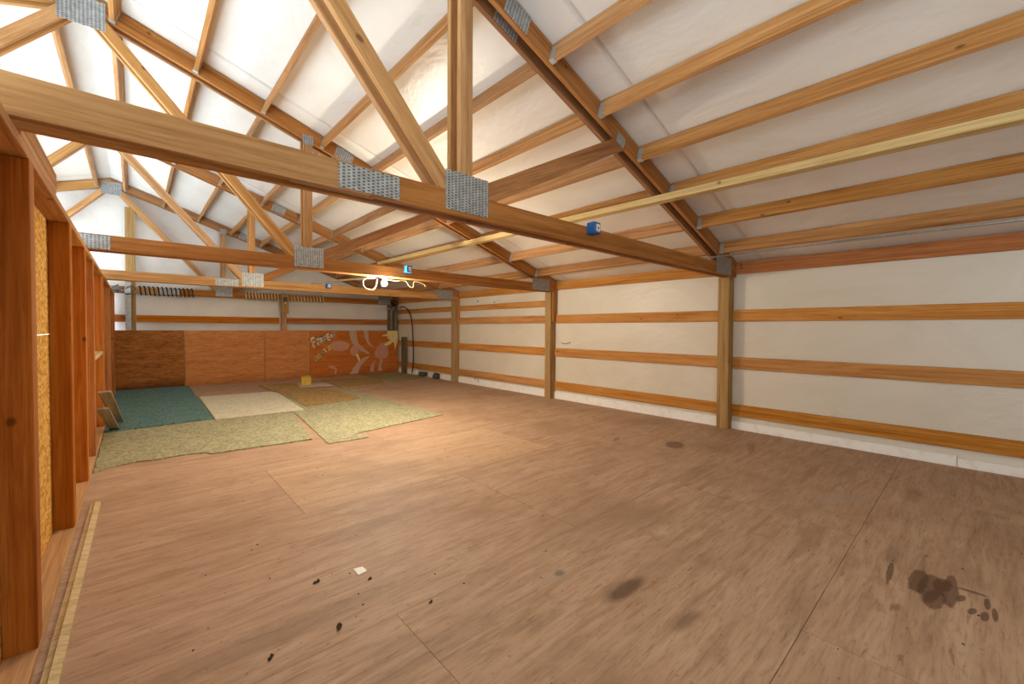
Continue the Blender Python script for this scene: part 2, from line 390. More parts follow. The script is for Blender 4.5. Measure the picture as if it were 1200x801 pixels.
# white foam skirt along the foot of the right wall
for i, (a, b, h) in enumerate([(-1.5, .1, .085), (.1, 2.086, .10), (2.226, 5.136, .125), (5.276, 8.186, .13), (8.326, 11.2, .12)]):
    o = box('baseboard_right', (XI+.002, a, 0), (XW-.001, b-.004, h), M_SKIRT, along=1); tag(o, kind='structure')

# ------------------------------------------------------------------ roof trusses
CB, CT, DC = 1.926, 2.062, .148
def strip(p, q, w):
    p, q = Vector(p), Vector(q); t = (q-p).normalized(); n = Vector((-t.y, t.x))*w/2
    return [tuple(p+n), tuple(q+n), tuple(q-n), tuple(p-n)]
def mir(poly): return [(2*XR-x, z) for x, z in poly][::-1]
def plate(name, cx, cz, w, h, ang, parent, y=-.003):
    bm = bmesh.new(); addbox(bm, (-w/2, -.0015, -h/2), (w/2, .0015, h/2))
    return mkobj(name, bm, M_PLATE, parent, Matrix.Translation((cx, y, cz)) @ Matrix.Rotation(ang, 4, 'Y'))
SA = math.atan(SL)
def make_truss(label, splice):
    t = thing('roof_truss', (0, 0, 0), label, 'roof truss', 'timber roof trusses')
    hx = 5.41
    for y0, y1 in ((0, .038), (.104, .142)):
        rpoly = [(splice, CB), (XI, CB), (XI, R(XI)-DC), (hx, CT), (splice, CT)]
        member('bottom_chord', rpoly, y0, y1, (1, 0), M_TRUSS if splice == 1.12 else M_TRUSSDK, t)  # third truss takes the lighter fir, bulb light put into its colour
        lx = 2*XR-XI
        lpoly = [(lx, CB), (splice, CB), (splice, CT), (2*XR-hx, CT), (lx, R(lx)-DC)]
        member('bottom_chord', lpoly, y0, y1, (1, 0), M_TRUSS, t)
        tc = [(XR, RZ-DC), (XI, R(XI)-DC), (XI, R(XI)), (XR, RZ)]
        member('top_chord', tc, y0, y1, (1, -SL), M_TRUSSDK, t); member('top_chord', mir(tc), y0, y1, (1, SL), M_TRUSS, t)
        vt = [(1.430, CT), (1.519, CT), (1.519, R(1.519)-DC), (1.430, R(1.430)-DC)]
        member('web', vt, y0, y1, (0, 1), M_TRUSS, t); member('web', mir(vt), y0, y1, (0, 1), M_TRUSS, t)
        # long web from the ridge down to the panel point, ends trimmed level
        def para(x0, z0, x1, z1, w):
            dx = w/2*math.hypot(x1-x0, z1-z0)/abs(z1-z0)
            return [(x0-dx, z0), (x0+dx, z0), (x1+dx, z1), (x1-dx, z1)]
        dg = para(-.235, 3.93, 1.36, CT, .089)
        member('web', dg, y0, y1, (1.6, -1.85), M_TRUSS, t); member('web', mir(dg), y0, y1, (1.6, 1.85), M_TRUSS, t)
        og = strip((1.60, 2.112), (3.02, 2.80), .089); og[0] = (og[0][0]+.05, og[0][1]+.024)
        og = [(1.56, CT), (1.52, 2.105), (3.00, R(3.0)-DC), (3.16, R(3.16)-DC), (1.70, CT)]
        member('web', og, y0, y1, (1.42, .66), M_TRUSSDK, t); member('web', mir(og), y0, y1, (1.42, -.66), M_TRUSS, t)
    for s in (1, -1):
        f = (lambda x: x) if s > 0 else (lambda x: 2*XR-x)
        plate('gusset_plate', f(1.482), 2.062, .31, .225, 0, t)
        plate('gusset_plate', f(1.88), R(1.88)-DC/2+.004, .21, .135, s*SA, t)
        plate('gusset_plate', f(1.88), R(1.88)-DC/2+.004, .21, .135, s*SA, t, .102)
        plate('gusset_plate', f(1.475), R(1.475)-DC+.005, .11, .11, 0, t)
        plate('gusset_plate', f(3.07), R(3.07)-DC+.02, .11, .09, s*SA, t)
        plate('gusset_plate', f(5.27), 2.035, .43, .20, 0, t)
        box('spacer_block', (f(4.2)-.15, .038, CB+.02), (f(4.2)+.15, .104, CT-.02), M_TRUSS, t)
    plate('gusset_plate', XR, 3.925, .29, .24, 0, t)
    plate('gusset_plate', splice, (CB+CT)/2, .315 if splice > 0 else .36, .118, 0, t)
    box('spacer_block', (splice-.35, .038, CB+.012), (splice+.05, .104, CT-.02), M_GREYBOARD, t)
    return t
TL = ['nearest roof truss, its wide bottom chord crossing the whole picture',
      'second roof truss from the front, lit bulb hanging under its bottom chord',
      'third roof truss, seen just above the coiled cable on the rear truss',
      'rear roof truss standing against the white gable wall, cable coiled round its bottom chord']
for i in range(4):
    t = make_truss(TL[i], [.886, -.33, 1.12, .55][i]); t.location = (0, TY[i], 0)

# ------------------------------------------------------------------ right hand posts
for i in range(3):
    y = TY[i]+.038
    t = thing('wall_post', (5.626, y+.07, 0), ['square timber post nearest the camera on the right wall, bare from floor to truss',
              'middle square timber post on the right wall with a bolted block at its top',
              'farthest free-standing timber post on the right wall, block bolted to its front'][i], 'post', 'timber posts on the right wall')
    p = box('shaft', (-.07, -.07, 0), (.07, .07, CB), M_POST, t, along=2, bev=.004)
    if i:
        b = box('bolted_block', (-.035, -.108, 1.40), (.055, -.0705, CB), M_FIR, t, along=2); b['label'] = 'darker brown block bolted to the post'
        for z in (1.5, 1.82):
            bm = bmesh.new(); bmesh.ops.create_cone(bm, cap_ends=True, segments=12, radius1=.011, radius2=.009, depth=.012, matrix=Matrix.Translation((0.01, -.112, z)) @ Matrix.Rotation(PI/2, 4, 'X'))
            mkobj('bolt', bm, M_DGREY, b).matrix_parent_inverse = b.matrix_local.inverted()
# corner post made of three grey planks
t = thing('corner_post', (5.56, 11.305, 0), 'weathered grey built-up post in the far right corner beside the mural', 'post')
for k in range(3): box('plank', (-.165+.088*k, -.06, 0), (-.079+.088*k-.002, .06, 2.0), M_GREYPOST, t, along=2)
# posts of the gable wall, sandwiched between the plies of the rear truss
t = thing('gable_post', (-.05, TY[3]+.071, 0), 'tall grey-green post rising into the gable under the ridge', 'post')
box('shaft', (-.075, -.032, 0), (.075, .032, 3.62), M_POST, t, along=2)
t2 = thing('gable_post', (2.69, TY[3]+.071, 0), 'short post on the back wall right of the long blank stretch, white clip on top', 'post')
box('shaft', (-.055, -.03, 0), (.055, .03, 2.05), M_FIR, t2, along=2)
b = box('upper_block', (-.08, -.12, 1.60), (.08, -.075, 2.08), M_POST, t2, along=2)
# galvanised channel at the left of the tall post
t = thing('metal_channel', (-.075, 11.18, 0), 'pale galvanised upright channel left of the tall gable post', 'metal channel')
bm = bmesh.new(); addbox(bm, (-.055, -.02, 1.2), (.03, -.016, 2.14)); addbox(bm, (-.055, -.016, 1.2), (-.051, .014, 2.14)); addbox(bm, (.026, -.016, 1.2), (.03, .014, 2.14))
mkobj('channel', bm, M_GALV, t)

# ------------------------------------------------------------------ girts
bays = [(-1.5, 2.086, 'in front of the nearest post'), (2.228, 5.134, 'between the nearest and middle posts'),
        (5.278, 8.184, 'between the middle and farthest posts'), (8.328, 11.36, 'between the farthest post and the corner')]
gz = [(.17, .313, 'lowest'), (.772, .918, 'second from the floor'), (1.371, 1.516, 'third from the floor')]
for (a, b, w) in bays:
    zz = list(gz)
    if a > 5: zz.append((1.675, 1.79, 'fourth from the floor'))
    for z0, z1, q in zz:
        tag(box('wall_girt', (XI, a+.002, z0), (XW-.001, b-.002, z1), M_GIRT, along=1),
            'horizontal orange-brown wall girt, %s, %s' % (q, w), 'wall girt', 'girts on the right wall')
    tag(box('eave_girt', (XI+.002, a+.002, 1.967), (XW-.001, b-.002, 2.118), M_STUD if a < 0 else M_GIRT, along=1),
        'top eave timber where wall meets roof, %s' % w, 'eave timber', 'eave timbers on the right wall')
for a, b, w in [(-3.0, -.13, 'left of the tall gable post'), (.03, 2.60, 'between the tall gable post and the short post'), (2.78, 5.39, 'between the short post and the corner post')]:
    tag(box('wall_girt', (a, 11.30, 1.362), (b, 11.34, 1.503), M_STUD, along=0), 'back wall girt just above the plywood, %s' % w, 'wall girt', 'girts on the back wall')

# ------------------------------------------------------------------ purlins
XS = [5.103, 4.512, 3.893, 3.317, 2.742, 2.176, 1.600, 1.012, .442, -.137]
def purlin_proto():
    pass
pc = {}
bayn = ['in the nearest bay', 'in the second bay', 'in the third bay', 'in the farthest bay']
for bi in range(4):
    y0 = -1.9 if bi == 0 else TY[bi-1]+.142; y1 = TY[bi]
    for side in (1, -1):
        for k, X in enumerate(XS):
            x = X if side > 0 else 2*XR-X
            if bi == 0 and side < 0 and k < 7: continue
            if side < 0 and k < 3: continue
            L = y1-y0-.008; key = round(L, 3)
            t = thing('roof_purlin', (x, y1-.004, R(x)-.148+.004),
                      'roof purlin %s, %s up the %s slope from the eave' % (bayn[bi], ORD[k], 'right' if side > 0 else 'left'), 'roof purlin', 'purlins carrying the white roof sheet')
            t.rotation_euler = (0, side*SA, 0)
            if key not in pc:
                bm = bmesh.new(); addbox(bm, (-L/2, -.019, -.069), (L/2, .019, .069), .0025)
                me = D.meshes.new('purlin_timber'); bm.to_mesh(me); bm.free(); me.materials.append(M_FIR)
                bm = bmesh.new()
                addbox(bm, (-.0215, -.045, -.003), (.0215, .0, -.0005)); addbox(bm, (-.0215, -.045, -.0005), (-.0195, 0, .11)); addbox(bm, (.0195, -.045, -.0005), (.0215, 0, .11))
                h = D.meshes.new('hanger'); bm.to_mesh(h); bm.free(); h.materials.append(M_GALV)
                pc[key] = (me, h)
            me, h = pc[key]
            xo = .019*side
            a = D.objects.new('timber', me); COL.objects.link(a); a.parent = t
            a.location = (xo, -L/2, .069); a.rotation_euler = (0, 0, PI/2)
            a = D.objects.new('joist_hanger', h); COL.objects.link(a); a.parent = t; a.location = (xo, 0, 0)

# long brace nailed under the top chords
def beam(name, p0, p1, w, th, m):
    a, b = Vector(p0), Vector(p1); ax = (b-a); L = ax.length; ax.normalize(); s = Vector((0, 0, 1)).cross(ax).normalized(); n = ax.cross(s)
    mw = Matrix((ax, s, n)).transposed().to_4x4(); mw.translation = (a+b)/2
    bm = bmesh.new(); addbox(bm, (-L/2, -w/2, -th/2), (L/2, w/2, th/2), .002); o = mkobj(name, bm, m); o.matrix_world = mw; return o
tag(beam('long_brace', (3.86, -1.6, 2.495), (3.76, 8.26, 2.595), .10, .062, M_PALE), 'long pale brace running front to back below the purlins, under the top chords', 'brace')

# ------------------------------------------------------------------ stud partition on the left
XS0, XS1 = -.375, -.285
t = thing('stud_partition', (0, 0, 0), 'open stud wall along the left side, warm brown studs under a long top plate', 'stud wall')
studs = [(.9, .04), (2.37, .10), (3.67, .115), (4.70, .10), (5.57, .11), (7.15, .24), (9.20, .12), (10.45, .10), (11.12, .09)]
for y, w in studs: box('stud', (XS0, y, .038), (XS1, y+w, 1.885), M_STUD, t, along=2)
box('top_plate', (XS0, -.2, 1.885), (XS1, 11.22, 1.922), M_FIR, t, along=1)
box('bottom_plate', (XS0, -.2, 0), (XS1, 11.20, .038), M_PLATEWOOD, t, along=1)
box('noggin', (XS0, 5.69, .93), (XS1-.005, 7.14, .968), M_PALE, t, along=1)
bm = bmesh.new()
for a, b in ((-.2, 2.42), (2.423, 3.72), (3.723, 6.1), (6.103, 8.6), (8.603, 11.22)):
    for z0, z1 in ((.0, 1.215), (1.219, 1.90)): addbox(bm, (XS0-.012, a, z0), (XS0-.0005, b, z1))
mkobj('sheathing', bm, M_OSB, t)
t = thing('plate_blocks', (0, 0, 0), 'two short boards stacked flat on the partition top plate behind the nearest truss', 'blocking')
box('board', (-.372, 2.24, 1.9235), (-.286, 3.12, 1.962), M_FIR, t, along=1)
box('board', (-.368, 2.24, 1.9635), (-.286, 3.14, 2.03), M_FIR, t, along=1)
# loose strip of pale trim along the plate
t = thing('trim_strip', (-.228, 2.95, 0), 'loose pale wood strip lying on the floor beside the partition plate', 'wood strip')
bm = bmesh.new(); sec = [(-.026, .0), (.024, .0), (.024, .014), (-.004, .022), (-.010, .012), (-.026, .010)]
Y0, Y1 = -1.35, 1.22
A = [bm.verts.new((x-.012, Y0, z)) for x, z in sec]; B = [bm.verts.new((x+.012, Y1, z)) for x, z in sec]
bm.faces.new(A); bm.faces.new(B[::-1])
for i in range(6): bm.faces.new((A[i], B[i], B[(i+1) % 6], A[(i+1) % 6]))
bmesh.ops.recalc_face_normals(bm, faces=bm.faces); mkobj('strip', bm, M_PALE, t)

# ------------------------------------------------------------------ plywood along the back wall
YP = 11.222
sheets = [(-.37, .777, M_PLYDARK, 'dark stained plywood sheet low on the back wall, behind the green carpet'),
          (.783, 2.268, M_PLYWALL, 'lighter plywood sheet low on the back wall, right of the dark one'),
          (2.274, 3.265, M_PLYWALL, 'narrow plywood sheet on the back wall, left of the painted one'),
          (3.271, 5.655, M_PLYMURAL, 'orange plywood sheet with a worn painted mural and lettering')]
sh = []
for a, b, m, lab in sheets:
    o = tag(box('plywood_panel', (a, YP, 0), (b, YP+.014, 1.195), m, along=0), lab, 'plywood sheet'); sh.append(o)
mural = sh[3]; mc = mural.matrix_world.translation.copy()
#mc = Vector(((3.271+5.375)/2, YP+.0075, 1.195/2))
# pixel-free mural coordinates: u across the sheet (0..1 left to right), v up (0..1)
WM, HM = 2.384, 1.195
def mp(u, v, y=-.009): return Vector((-WM/2+u*WM, y, -HM/2+v*HM))
def paint(name, polys, m, lab=None, y=-.0083, th=.0012):
    bm = bmesh.new()
    for poly in polys:
        f = [bm.verts.new(mp(u, v, y)) for u, v in poly]; k = [bm.verts.new(mp(u, v, y+th)) for u, v in poly]
        bm.faces.new(f)
        for i in range(len(f)): bm.faces.new((f[i], f[(i+1) % len(f)], k[(i+1) % len(f)], k[i]))
    bmesh.ops.recalc_face_normals(bm, faces=bm.faces)
    o = mkobj(name, bm, m, mural)
    if lab: o['label'] = lab
    return o
# mural outlines were measured on a sheet grid 108 wide, 58 to 52 high
def g(pts): return [((x-363)/108, 1-(y-387)/(58-6*(x-363)/108)) for x, y in pts]
def ell(cx, cy, rx, ry, n=18):
    return g([(cx+rx*math.cos(2*PI*i/n)*(1+.07*math.sin(5*i)), cy+ry*math.sin(2*PI*i/n)*(1+.07*math.cos(3*i))) for i in range(n)])
paint('painted_shape', [g([(407,387.3),(416,387.3),(418,402),(425,409),(433,415),(431,416.5),(421,412),(412,404),(409,397)])], M_PGREY, 'mauve painted arc sweeping down')
paint('painted_shape', [g([(425,387.3),(431,387.3),(432,400),(437,407),(438,408.5),(431,404),(427,397)])], M_PGREY, 'thin mauve painted arc')
paint('painted_shape', [g([(434,418),(424,421),(417,427),(411,436),(408,441),(418,440.5),(421,431),(428,424)])], M_PGREY, 'mauve painted leg shape')
paint('painted_shape', [ell(414, 412, 5.3, 6.5)], M_PPINK, 'pinkish round painted shape', -.0089)
paint('painted_shape', [g([(415,417),(418,415.5),(421,424),(419,425)])], M_PCREAM, 'small cream painted neck', -.0094)
paint('painted_shape', [ell(396, 406, 12, 6.5)], M_PPINK, 'faint pink painted cloud shape')
paint('painted_shape', [g([(449,402),(455,404.5),(457,410),(458,417),(455,421),(447,423),(440,420),(439.5,414),(443,407)])], M_PPINK, 'large pink painted body shape')
paint('painted_shape', [g([(446,423),(451,423),(448,431),(450,437),(443,437.5),(445,430)])], M_PGREY, 'right mauve leg under the pink body')
paint('painted_shape', [g([(442,423),(439,427),(438,438),(433,438.5),(435,429)])], M_PGREY, 'left mauve leg under the pink body')
paint('painted_shape', [g([(382,431),(388,430),(393,434),(392,441),(390,441),(390,435),(385,433)])], M_PPINK, 'small faint pink hook')
paint('painted_head', [g([(456,387.3),(470.8,387.3),(470.8,407),(469.4,401),(467,411.5),(465.6,403),(464,401),(461,404),(455,406.5),(451,404),(457,401),(460.5,398.5),(457.5,397.4),(455,395.6),(459,395),(454,394),(448,393.8),(451,392.4),(456,391)])], M_PCREAM, 'cream painted spiky shape at the top right corner', -.0094)
SEG = {'F': [(0, 0, 0, 1), (0, 1, .7, 1), (0, .55, .5, .55)], 'A': [(0, 0, .35, 1), (.35, 1, .7, 0), (.15, .4, .55, .4)],
       'D': [(0, 0, 0, 1), (0, 1, .4, .9), (.4, .9, .6, .5), (.6, .5, .4, .1), (.4, .1, 0, 0)],
       'E': [(0, 0, 0, 1), (0, 1, .6, 1), (0, .5, .5, .5), (0, 0, .6, 0)],
       'S': [(.6, .9, .2, 1), (.2, 1, 0, .75), (0, .75, .6, .3), (.6, .3, .4, 0), (.4, 0, 0, .1)],
       'H': [(0, 0, 0, 1), (.6, 0, .6, 1), (0, .5, .6, .5)], 'O': [(0, .2, 0, .8), (0, .8, .3, 1), (.3, 1, .6, .8), (.6, .8, .6, .2), (.6, .2, .3, 0), (.3, 0, 0, .2)],
       'T': [(.3, 0, .3, 1), (0, 1, .65, 1)]}
def lettering(word, place, wd, m, name, lab):
    polys = []
    for ch, (px, py, sx, sy, ang) in zip(word, place):
        (u0, v0), = g([(px, py)]); ox, oy = u0*WM, v0*HM; sx, sy = sx/45*1.55, sy/50
        for x0, y0, x1, y1 in SEG[ch]:
            q = [Vector((x0*sx, y0*sy)), Vector((x1*sx, y1*sy))]
            dd = (q[1]-q[0]).normalized(); nn = Vector((-dd.y, dd.x))*wd/2; e = dd*wd/2
            ca, sa = math.cos(ang), math.sin(ang)
            polys.append([((ox+(p.x*ca-p.y*sa))/WM, (oy+(p.x*sa+p.y*ca))/HM) for p in (q[0]-e+nn, q[1]+e+nn, q[1]+e-nn, q[0]-e-nn)])
    paint(name, polys, m, lab, -.0098)
lettering('FADED', [(367.5, 407.5, 3.9, 11, .5), (371.8, 404, 3.9, 9.5, .45), (376.5, 401.5, 3.7, 8, .4), (381.6, 399.3, 3.7, 7.5, .3), (387, 397, 4, 7, .2)], .04, M_PWHITE, 'painted_lettering', 'off-white painted word FADED')
lettering('SHOTS', [(369, 424.5, 3, 4.6, .75), (372.5, 421.4, 3.2, 4.6, .75), (376, 417.6, 3, 4.4, .7), (379.5, 414, 3, 4.4, .65), (383.5, 411.5, 3.8, 5.4, .55)], .026, M_PCREAM, 'painted_lettering', 'smaller cream painted word SHOTS')
t = thing('corner_block', (5.625, 10.78, .0), 'short weathered brown block standing on the floor in the corner right of the mural', 'timber block')
box('timber', (-.035, -.11, 0), (.035, .11, 1.02), M_GREYPOST, t, along=2)

# ------------------------------------------------------------------ floor coverings
tag(slab('green_carpet', [(-.275, 6.90), (.79, 7.0), (.835, 11.2), (-.275, 11.2)], .001, .022, M_GREEN, jag=.006, seed=2), 'dark teal green carpet piece against the back wall beside the partition', 'carpet')
tag(slab('foam_pad', [(-.275, 5.08), (-.2, 5.16), (.0, 5.22), (.14, 5.18), (.32, 5.2), (.52, 5.16), (.56, 5.06), (.75, 5.06), (1.1, 5.02), (1.476, 5.0), (1.69, 6.53), (1.72, 6.80), (.8, 6.84), (.78, 6.87), (-.275, 6.87)], .001, .013, M_PAD, jag=.008, seed=4),
    'speckled yellow-green foam pad with a torn near edge, in front of the green carpet', 'carpet pad')
tag(slab('foam_pad', [(1.55, 4.69), (1.99, 4.67), (2.02, 4.86), (1.93, 4.93), (3.33, 5.2), (3.28, 6.4), (3.2, 8.79), (2.06, 8.79), (1.74, 8.79), (1.74, 6.83), (1.725, 6.5)], .0005, .009, M_PAD, jag=.008, seed=6),
    'larger speckled foam pad in mid floor with a notch in its near edge', 'carpet pad')
tag(slab('cream_carpet', [(.80, 6.865), (1.9, 6.845), (2.02, 8.95), (1.955, 9.14), (.845, 9.3)], .010, .022, M_LIGHTRUG, jag=.006, seed=8), 'cream coloured carpet rectangle right of the green carpet', 'carpet')
tag(slab('brown_pad', [(2.03, 7.10), (2.99, 7.35), (2.99, 8.55), (2.6, 10.3), (1.96, 10.4), (2.035, 9.07)], .010, .020, M_PADBROWN, jag=.012, seed=10), 'worn brown pad right of the cream carpet', 'carpet pad')
tag(slab('brown_pad', [(3.22, 8.88), (4.12, 8.83), (4.38, 9.5), (4.25, 10.3), (3.3, 10.5)], .001, .022, M_PADBROWN, jag=.012, seed=12), 'darker brown pad with a red-brown edge below the mural', 'carpet pad')
tag(slab('olive_pad', [(4.46, 9.0), (5.52, 9.22), (5.46, 10.55), (4.5, 11.2), (4.42, 10.4)], .001, .016, M_OLIVE, jag=.012, seed=14), 'faded olive pad in the far right corner of the floor', 'carpet pad')
tag(slab('paper_sheet', [(2.55, 9.45), (3.15, 9.15), (3.22, 9.75), (2.72, 10.3)], .0205, .022, M_PAPER, jag=.01, seed=16), 'pinkish paper sheet under the yellow foam block', 'paper')
t = thing('foam_block', (2.78, 9.85, .0222), 'small yellow foam block on the floor below the plywood', 'foam block')
bm = bmesh.new(); addbox(bm, (-.09, -.14, 0), (.10, .22, .17), .008)
o = mkobj('block', bm, M_YELLOW, t); t.rotation_euler = (0, 0, -.25)

# grey boards leaning at the foot of the partition
def lean(name, foot, top, w, th, m, label, rollv=(1, 0, 0)):
    f, p = Vector(foot), Vector(top); ax = (p-f); L = ax.length; ax.normalize(); s = Vector(rollv); s = (s-ax*s.dot(ax)).normalized(); n = ax.cross(s)
    mw = Matrix((ax, s, n)).transposed().to_4x4(); mw.translation = (f+p)/2
    bm = bmesh.new(); addbox(bm, (-L/2, -w/2, -th/2), (L/2, w/2, th/2), .002); o = mkobj(name, bm, m); o.matrix_world = mw
    return tag(o, label, 'board', 'grey boards leaning by the partition')
lean('grey_board', (-.165, 7.35, .045), (-.235, 5.95, .60), .10, .018, M_GREYBOARD, 'upper grey board leaning at the foot of the stud partition by the green carpet')
lean('grey_board', (-.195, 6.98, .03), (-.245, 5.80, .45), .09, .018, M_GREYBOARD, 'lower grey board tucked under the other leaning grey board')

# ------------------------------------------------------------------ lamp, boxes, cables
LX, LY, LZ = 2.40, TY[1]+.04, 1.842
t = thing('bulb_lamp', (LX, LY, LZ), 'bare lit bulb in a white holder under the second truss', 'light bulb')
bm = bmesh.new(); bmesh.ops.create_uvsphere(bm, u_segments=20, v_segments=12, radius=.040)
for v_ in bm.verts:
    if v_.co.z > 0: v_.co.x *= 1-.45*(v_.co.z/.040)**2; v_.co.y *= 1-.45*(v_.co.z/.040)**2; v_.co.z *= 1.25
for f in bm.faces: f.smooth = True
bulb = mkobj('bulb', bm, M_GLOW, t); bulb.visible_shadow = True
bm = bmesh.new(); bmesh.ops.create_cone(bm, cap_ends=True, segments=20, radius1=.02, radius2=.034, depth=.028, matrix=Matrix.Translation((0, 0, .069)))
mkobj('lamp_holder', bm, M_WHITE, t)
ld = D.lights.new('bulb_light', 'POINT'); ld.energy = BULB_W; ld.color = (1, .88, .68); ld.shadow_soft_size = .06
lo = D.objects.new('bulb_light', ld); COL.objects.link(lo); lo.parent = t; lo.location = (0, 0, 0)

def blue_box(x, y, label, s=1):
    t = thing('junction_box', (x, y, 2.045), label, 'electrical box', 'blue electrical boxes on the trusses')
    bm = bmesh.new(); w, h, d = .085*s, .09*s, .075
    addbox(bm, (-w/2, -d, -h/2), (w/2, 0, h/2), .006); mkobj('box_body', bm, M_BLUE, t)
    bm = bmesh.new(); addbox(bm, (-.018*s, -d-.004, -.028*s), (.028*s, -d, .028*s), .001); o = mkobj('outlet', bm, M_WHITE, t); o['label'] = 'white outlet on the front of the box'
    bm = bmesh.new(); addbox(bm, (-.002, -d-.0055, -.008), (.012, -d-.004, .008)); mkobj('socket', bm, M_DGREY, o)
    return t
blue_box(2.66, TY[0], 'blue electrical box on the nearest truss, right of centre')
blue_box(2.70, TY[1], 'blue electrical box on the second truss, just right of the lit bulb')
blue_box(2.69, TY[2], 'small blue electrical box on the third truss, left of the bulb')

# batten carrying cable from the third truss to the second
bm = bmesh.new()
lean_o = lean('cable_batten', (2.42, TY[2]-.0, 2.085), (2.31, TY[1]+.16, 1.92), .05, .018, M_PALE, 'thin pale batten running back from the second truss just left of the bulb')
del lean_o['group']; lean_o['category'] = 'batten'
def cable(name, pts, r, m, label, cat='cable', n=10): return tag(tube(name, spline(pts, n), r, m), label, cat)
cable('loop_cable', [(2.26, TY[1]+.19, 1.925), (2.19, TY[1]+.2, 1.87), (2.21, TY[1]+.2, 1.79), (2.30, TY[1]+.18, 1.76), (2.345, TY[1]+.16, 1.82), (2.35, TY[1]+.14, 1.905)], .004, M_TAN, 'pale cable looping below the second truss left of the bulb')
cable('hung_cable', [(2.47, TY[1]+.16, 1.91), (2.62, TY[1]+.16, 1.90), (2.78, TY[1]+.2, 1.915), (2.84, TY[1]+.2, 1.85), (2.90, TY[1]+.2, 1.835), (2.92, TY[1]+.2, 1.915), (3.05, TY[1]+.2, 1.90), (3.10, TY[1]+.2, 1.86)], .004, M_TAN, 'pale cable stapled under the second truss right of the bulb')

# steel conduit over the nearest truss near the right wall
t = thing('steel_conduit', (0, 0, 0), 'thin galvanised conduit running toward the camera from the nearest truss heel', 'conduit')
tube('pipe', [(4.80, 2.22, 2.075), (4.80, .3, 2.072), (4.80, -1.6, 2.070)], .009, M_GALV, t)
tube('pipe', [(4.77, .9, 2.072), (4.77, -.4, 2.070), (4.77, -1.6, 2.068)], .009, M_GALV, t)

# cable coiled round the rear truss chord in three stretches
def coil(name, x0, x1, turns, m, label, r=.011):
    pts = []; n = turns*16; yc, zc = TY[3]+.071, (CB+CT)/2; hy, hz = .071+r+.006, (CT-CB)/2+r+.006
    for i in range(n+1):
        a = 2*PI*turns*i/n; c, s = math.cos(a), math.sin(a)
        k = 1/max(abs(c), abs(s))**.75
        pts.append((x0+(x1-x0)*i/n, yc+hy*c*min(k, 1.0/max(abs(c), abs(s), .01)), zc+hz*s*min(k, 1.0/max(abs(c), abs(s), .01))))
    return tag(tube(name, pts, r, m, seg=6), label, 'cable', 'cable coiled on the rear truss')
coil('coiled_cable', .06, .96, 13, M_BLACK, 'dark cable wound round the rear truss chord right of the tall gable post')
coil('coiled_cable', 1.86, 2.58, 11, M_WHITEROPE, 'pale cable wound round the rear truss chord left of the short post')
coil('coiled_cable', 2.80, 3.62, 11, M_WHITEROPE, 'pale cable wound round the rear truss chord right of the short post')

# floodlight and bracket on the tall gable post
t = thing('wall_floodlight', (-.17, TY[3]-.09, 1.985), 'grey floodlight bracket with tangled fittings on the tall gable post', 'floodlight')
bm = bmesh.new(); bmesh.ops.create_cone(bm, cap_ends=True, segments=16, radius1=.085, radius2=.03, depth=.10, matrix=Matrix.Translation((-.10, 0, .02)) @ Matrix.Rotation(-PI/2, 4, 'Y'))
mkobj('reflector', bm, M_DGREY, t)
tube('arm', spline([(-.06, 0, .02), (.02, .02, -.02), (.06, .03, .03), (.13, .05, .0)], 6), .013, M_GALV, t)
bm = bmesh.new(); addbox(bm, (.02, -.01, -.075), (.13, .05, .06), .01); mkobj('housing', bm, M_GALV, t)
tube('loose_wire', spline([(.0, 0, -.05), (.07, -.03, -.09), (.13, -.02, -.05), (.19, 0, .03), (.12, -.02, .08), (.05, -.02, .02)], 8), .007, M_DGREY, t)
t = thing('cable_clip', (2.69, TY[3]-.052, 1.90), 'grey fitting with a white clip on top of the short back post', 'clip')
bm = bmesh.new(); addbox(bm, (-.045, -.03, -.02), (.045, .0, .09), .008); mkobj('fitting', bm, M_DGREY, t)
bm = bmesh.new(); bmesh.ops.create_icosphere(bm, subdivisions=2, radius=.024, matrix=Matrix.Translation((0, -.03, -.04))); mkobj('clip', bm, M_WHITE, t)

# corner cables
cy_ = 11.02
cable('black_cable', [(5.58, cy_-.10, 1.86), (5.60, cy_-.25, 1.86), (5.625, cy_-.5, 1.74), (5.63, cy_-.66, 1.45), (5.63, cy_-.74, .8), (5.63, cy_-.74, .3), (5.60, cy_-.72, .03)], .016, M_BLACK, 'thick black cable hanging in the far right corner down to the floor')
for i, (x, c_) in enumerate(((5.46, 'left'), (5.52, 'middle'), (5.59, 'right'))):
    cable('post_cable', [(x, 11.232, 1.21), (x+.005, 11.230, 1.5), (x-.01+.02*i, 11.20, 1.75), (5.50+.05*i, 11.13, 1.87)], .012, M_GREYBOARD if i != 1 else M_DGREY, 'upright cable on the grey corner post, %s of three' % c_)
def knot(seed, c, rad, n):
    r = random.Random(seed); pts = [Vector(c)+Vector((r.uniform(-1, 1)*rad*1.3, r.uniform(-.6, .2)*rad, r.uniform(-1, 1)*rad)) for _ in range(n)]
    return pts
cable('cable_tangle', knot(5, (5.45, 11.08, 1.97), .08, 16), .013, M_BLACK, 'tangle of dark cable at the top of the grey corner post', n=6)
tag(tube('white_tube', [(4.95, 11.225, 1.835), (5.42, 11.225, 1.815)], .012, M_WHITE), 'short white tube left of the cable tangle on the corner post', 'tube')
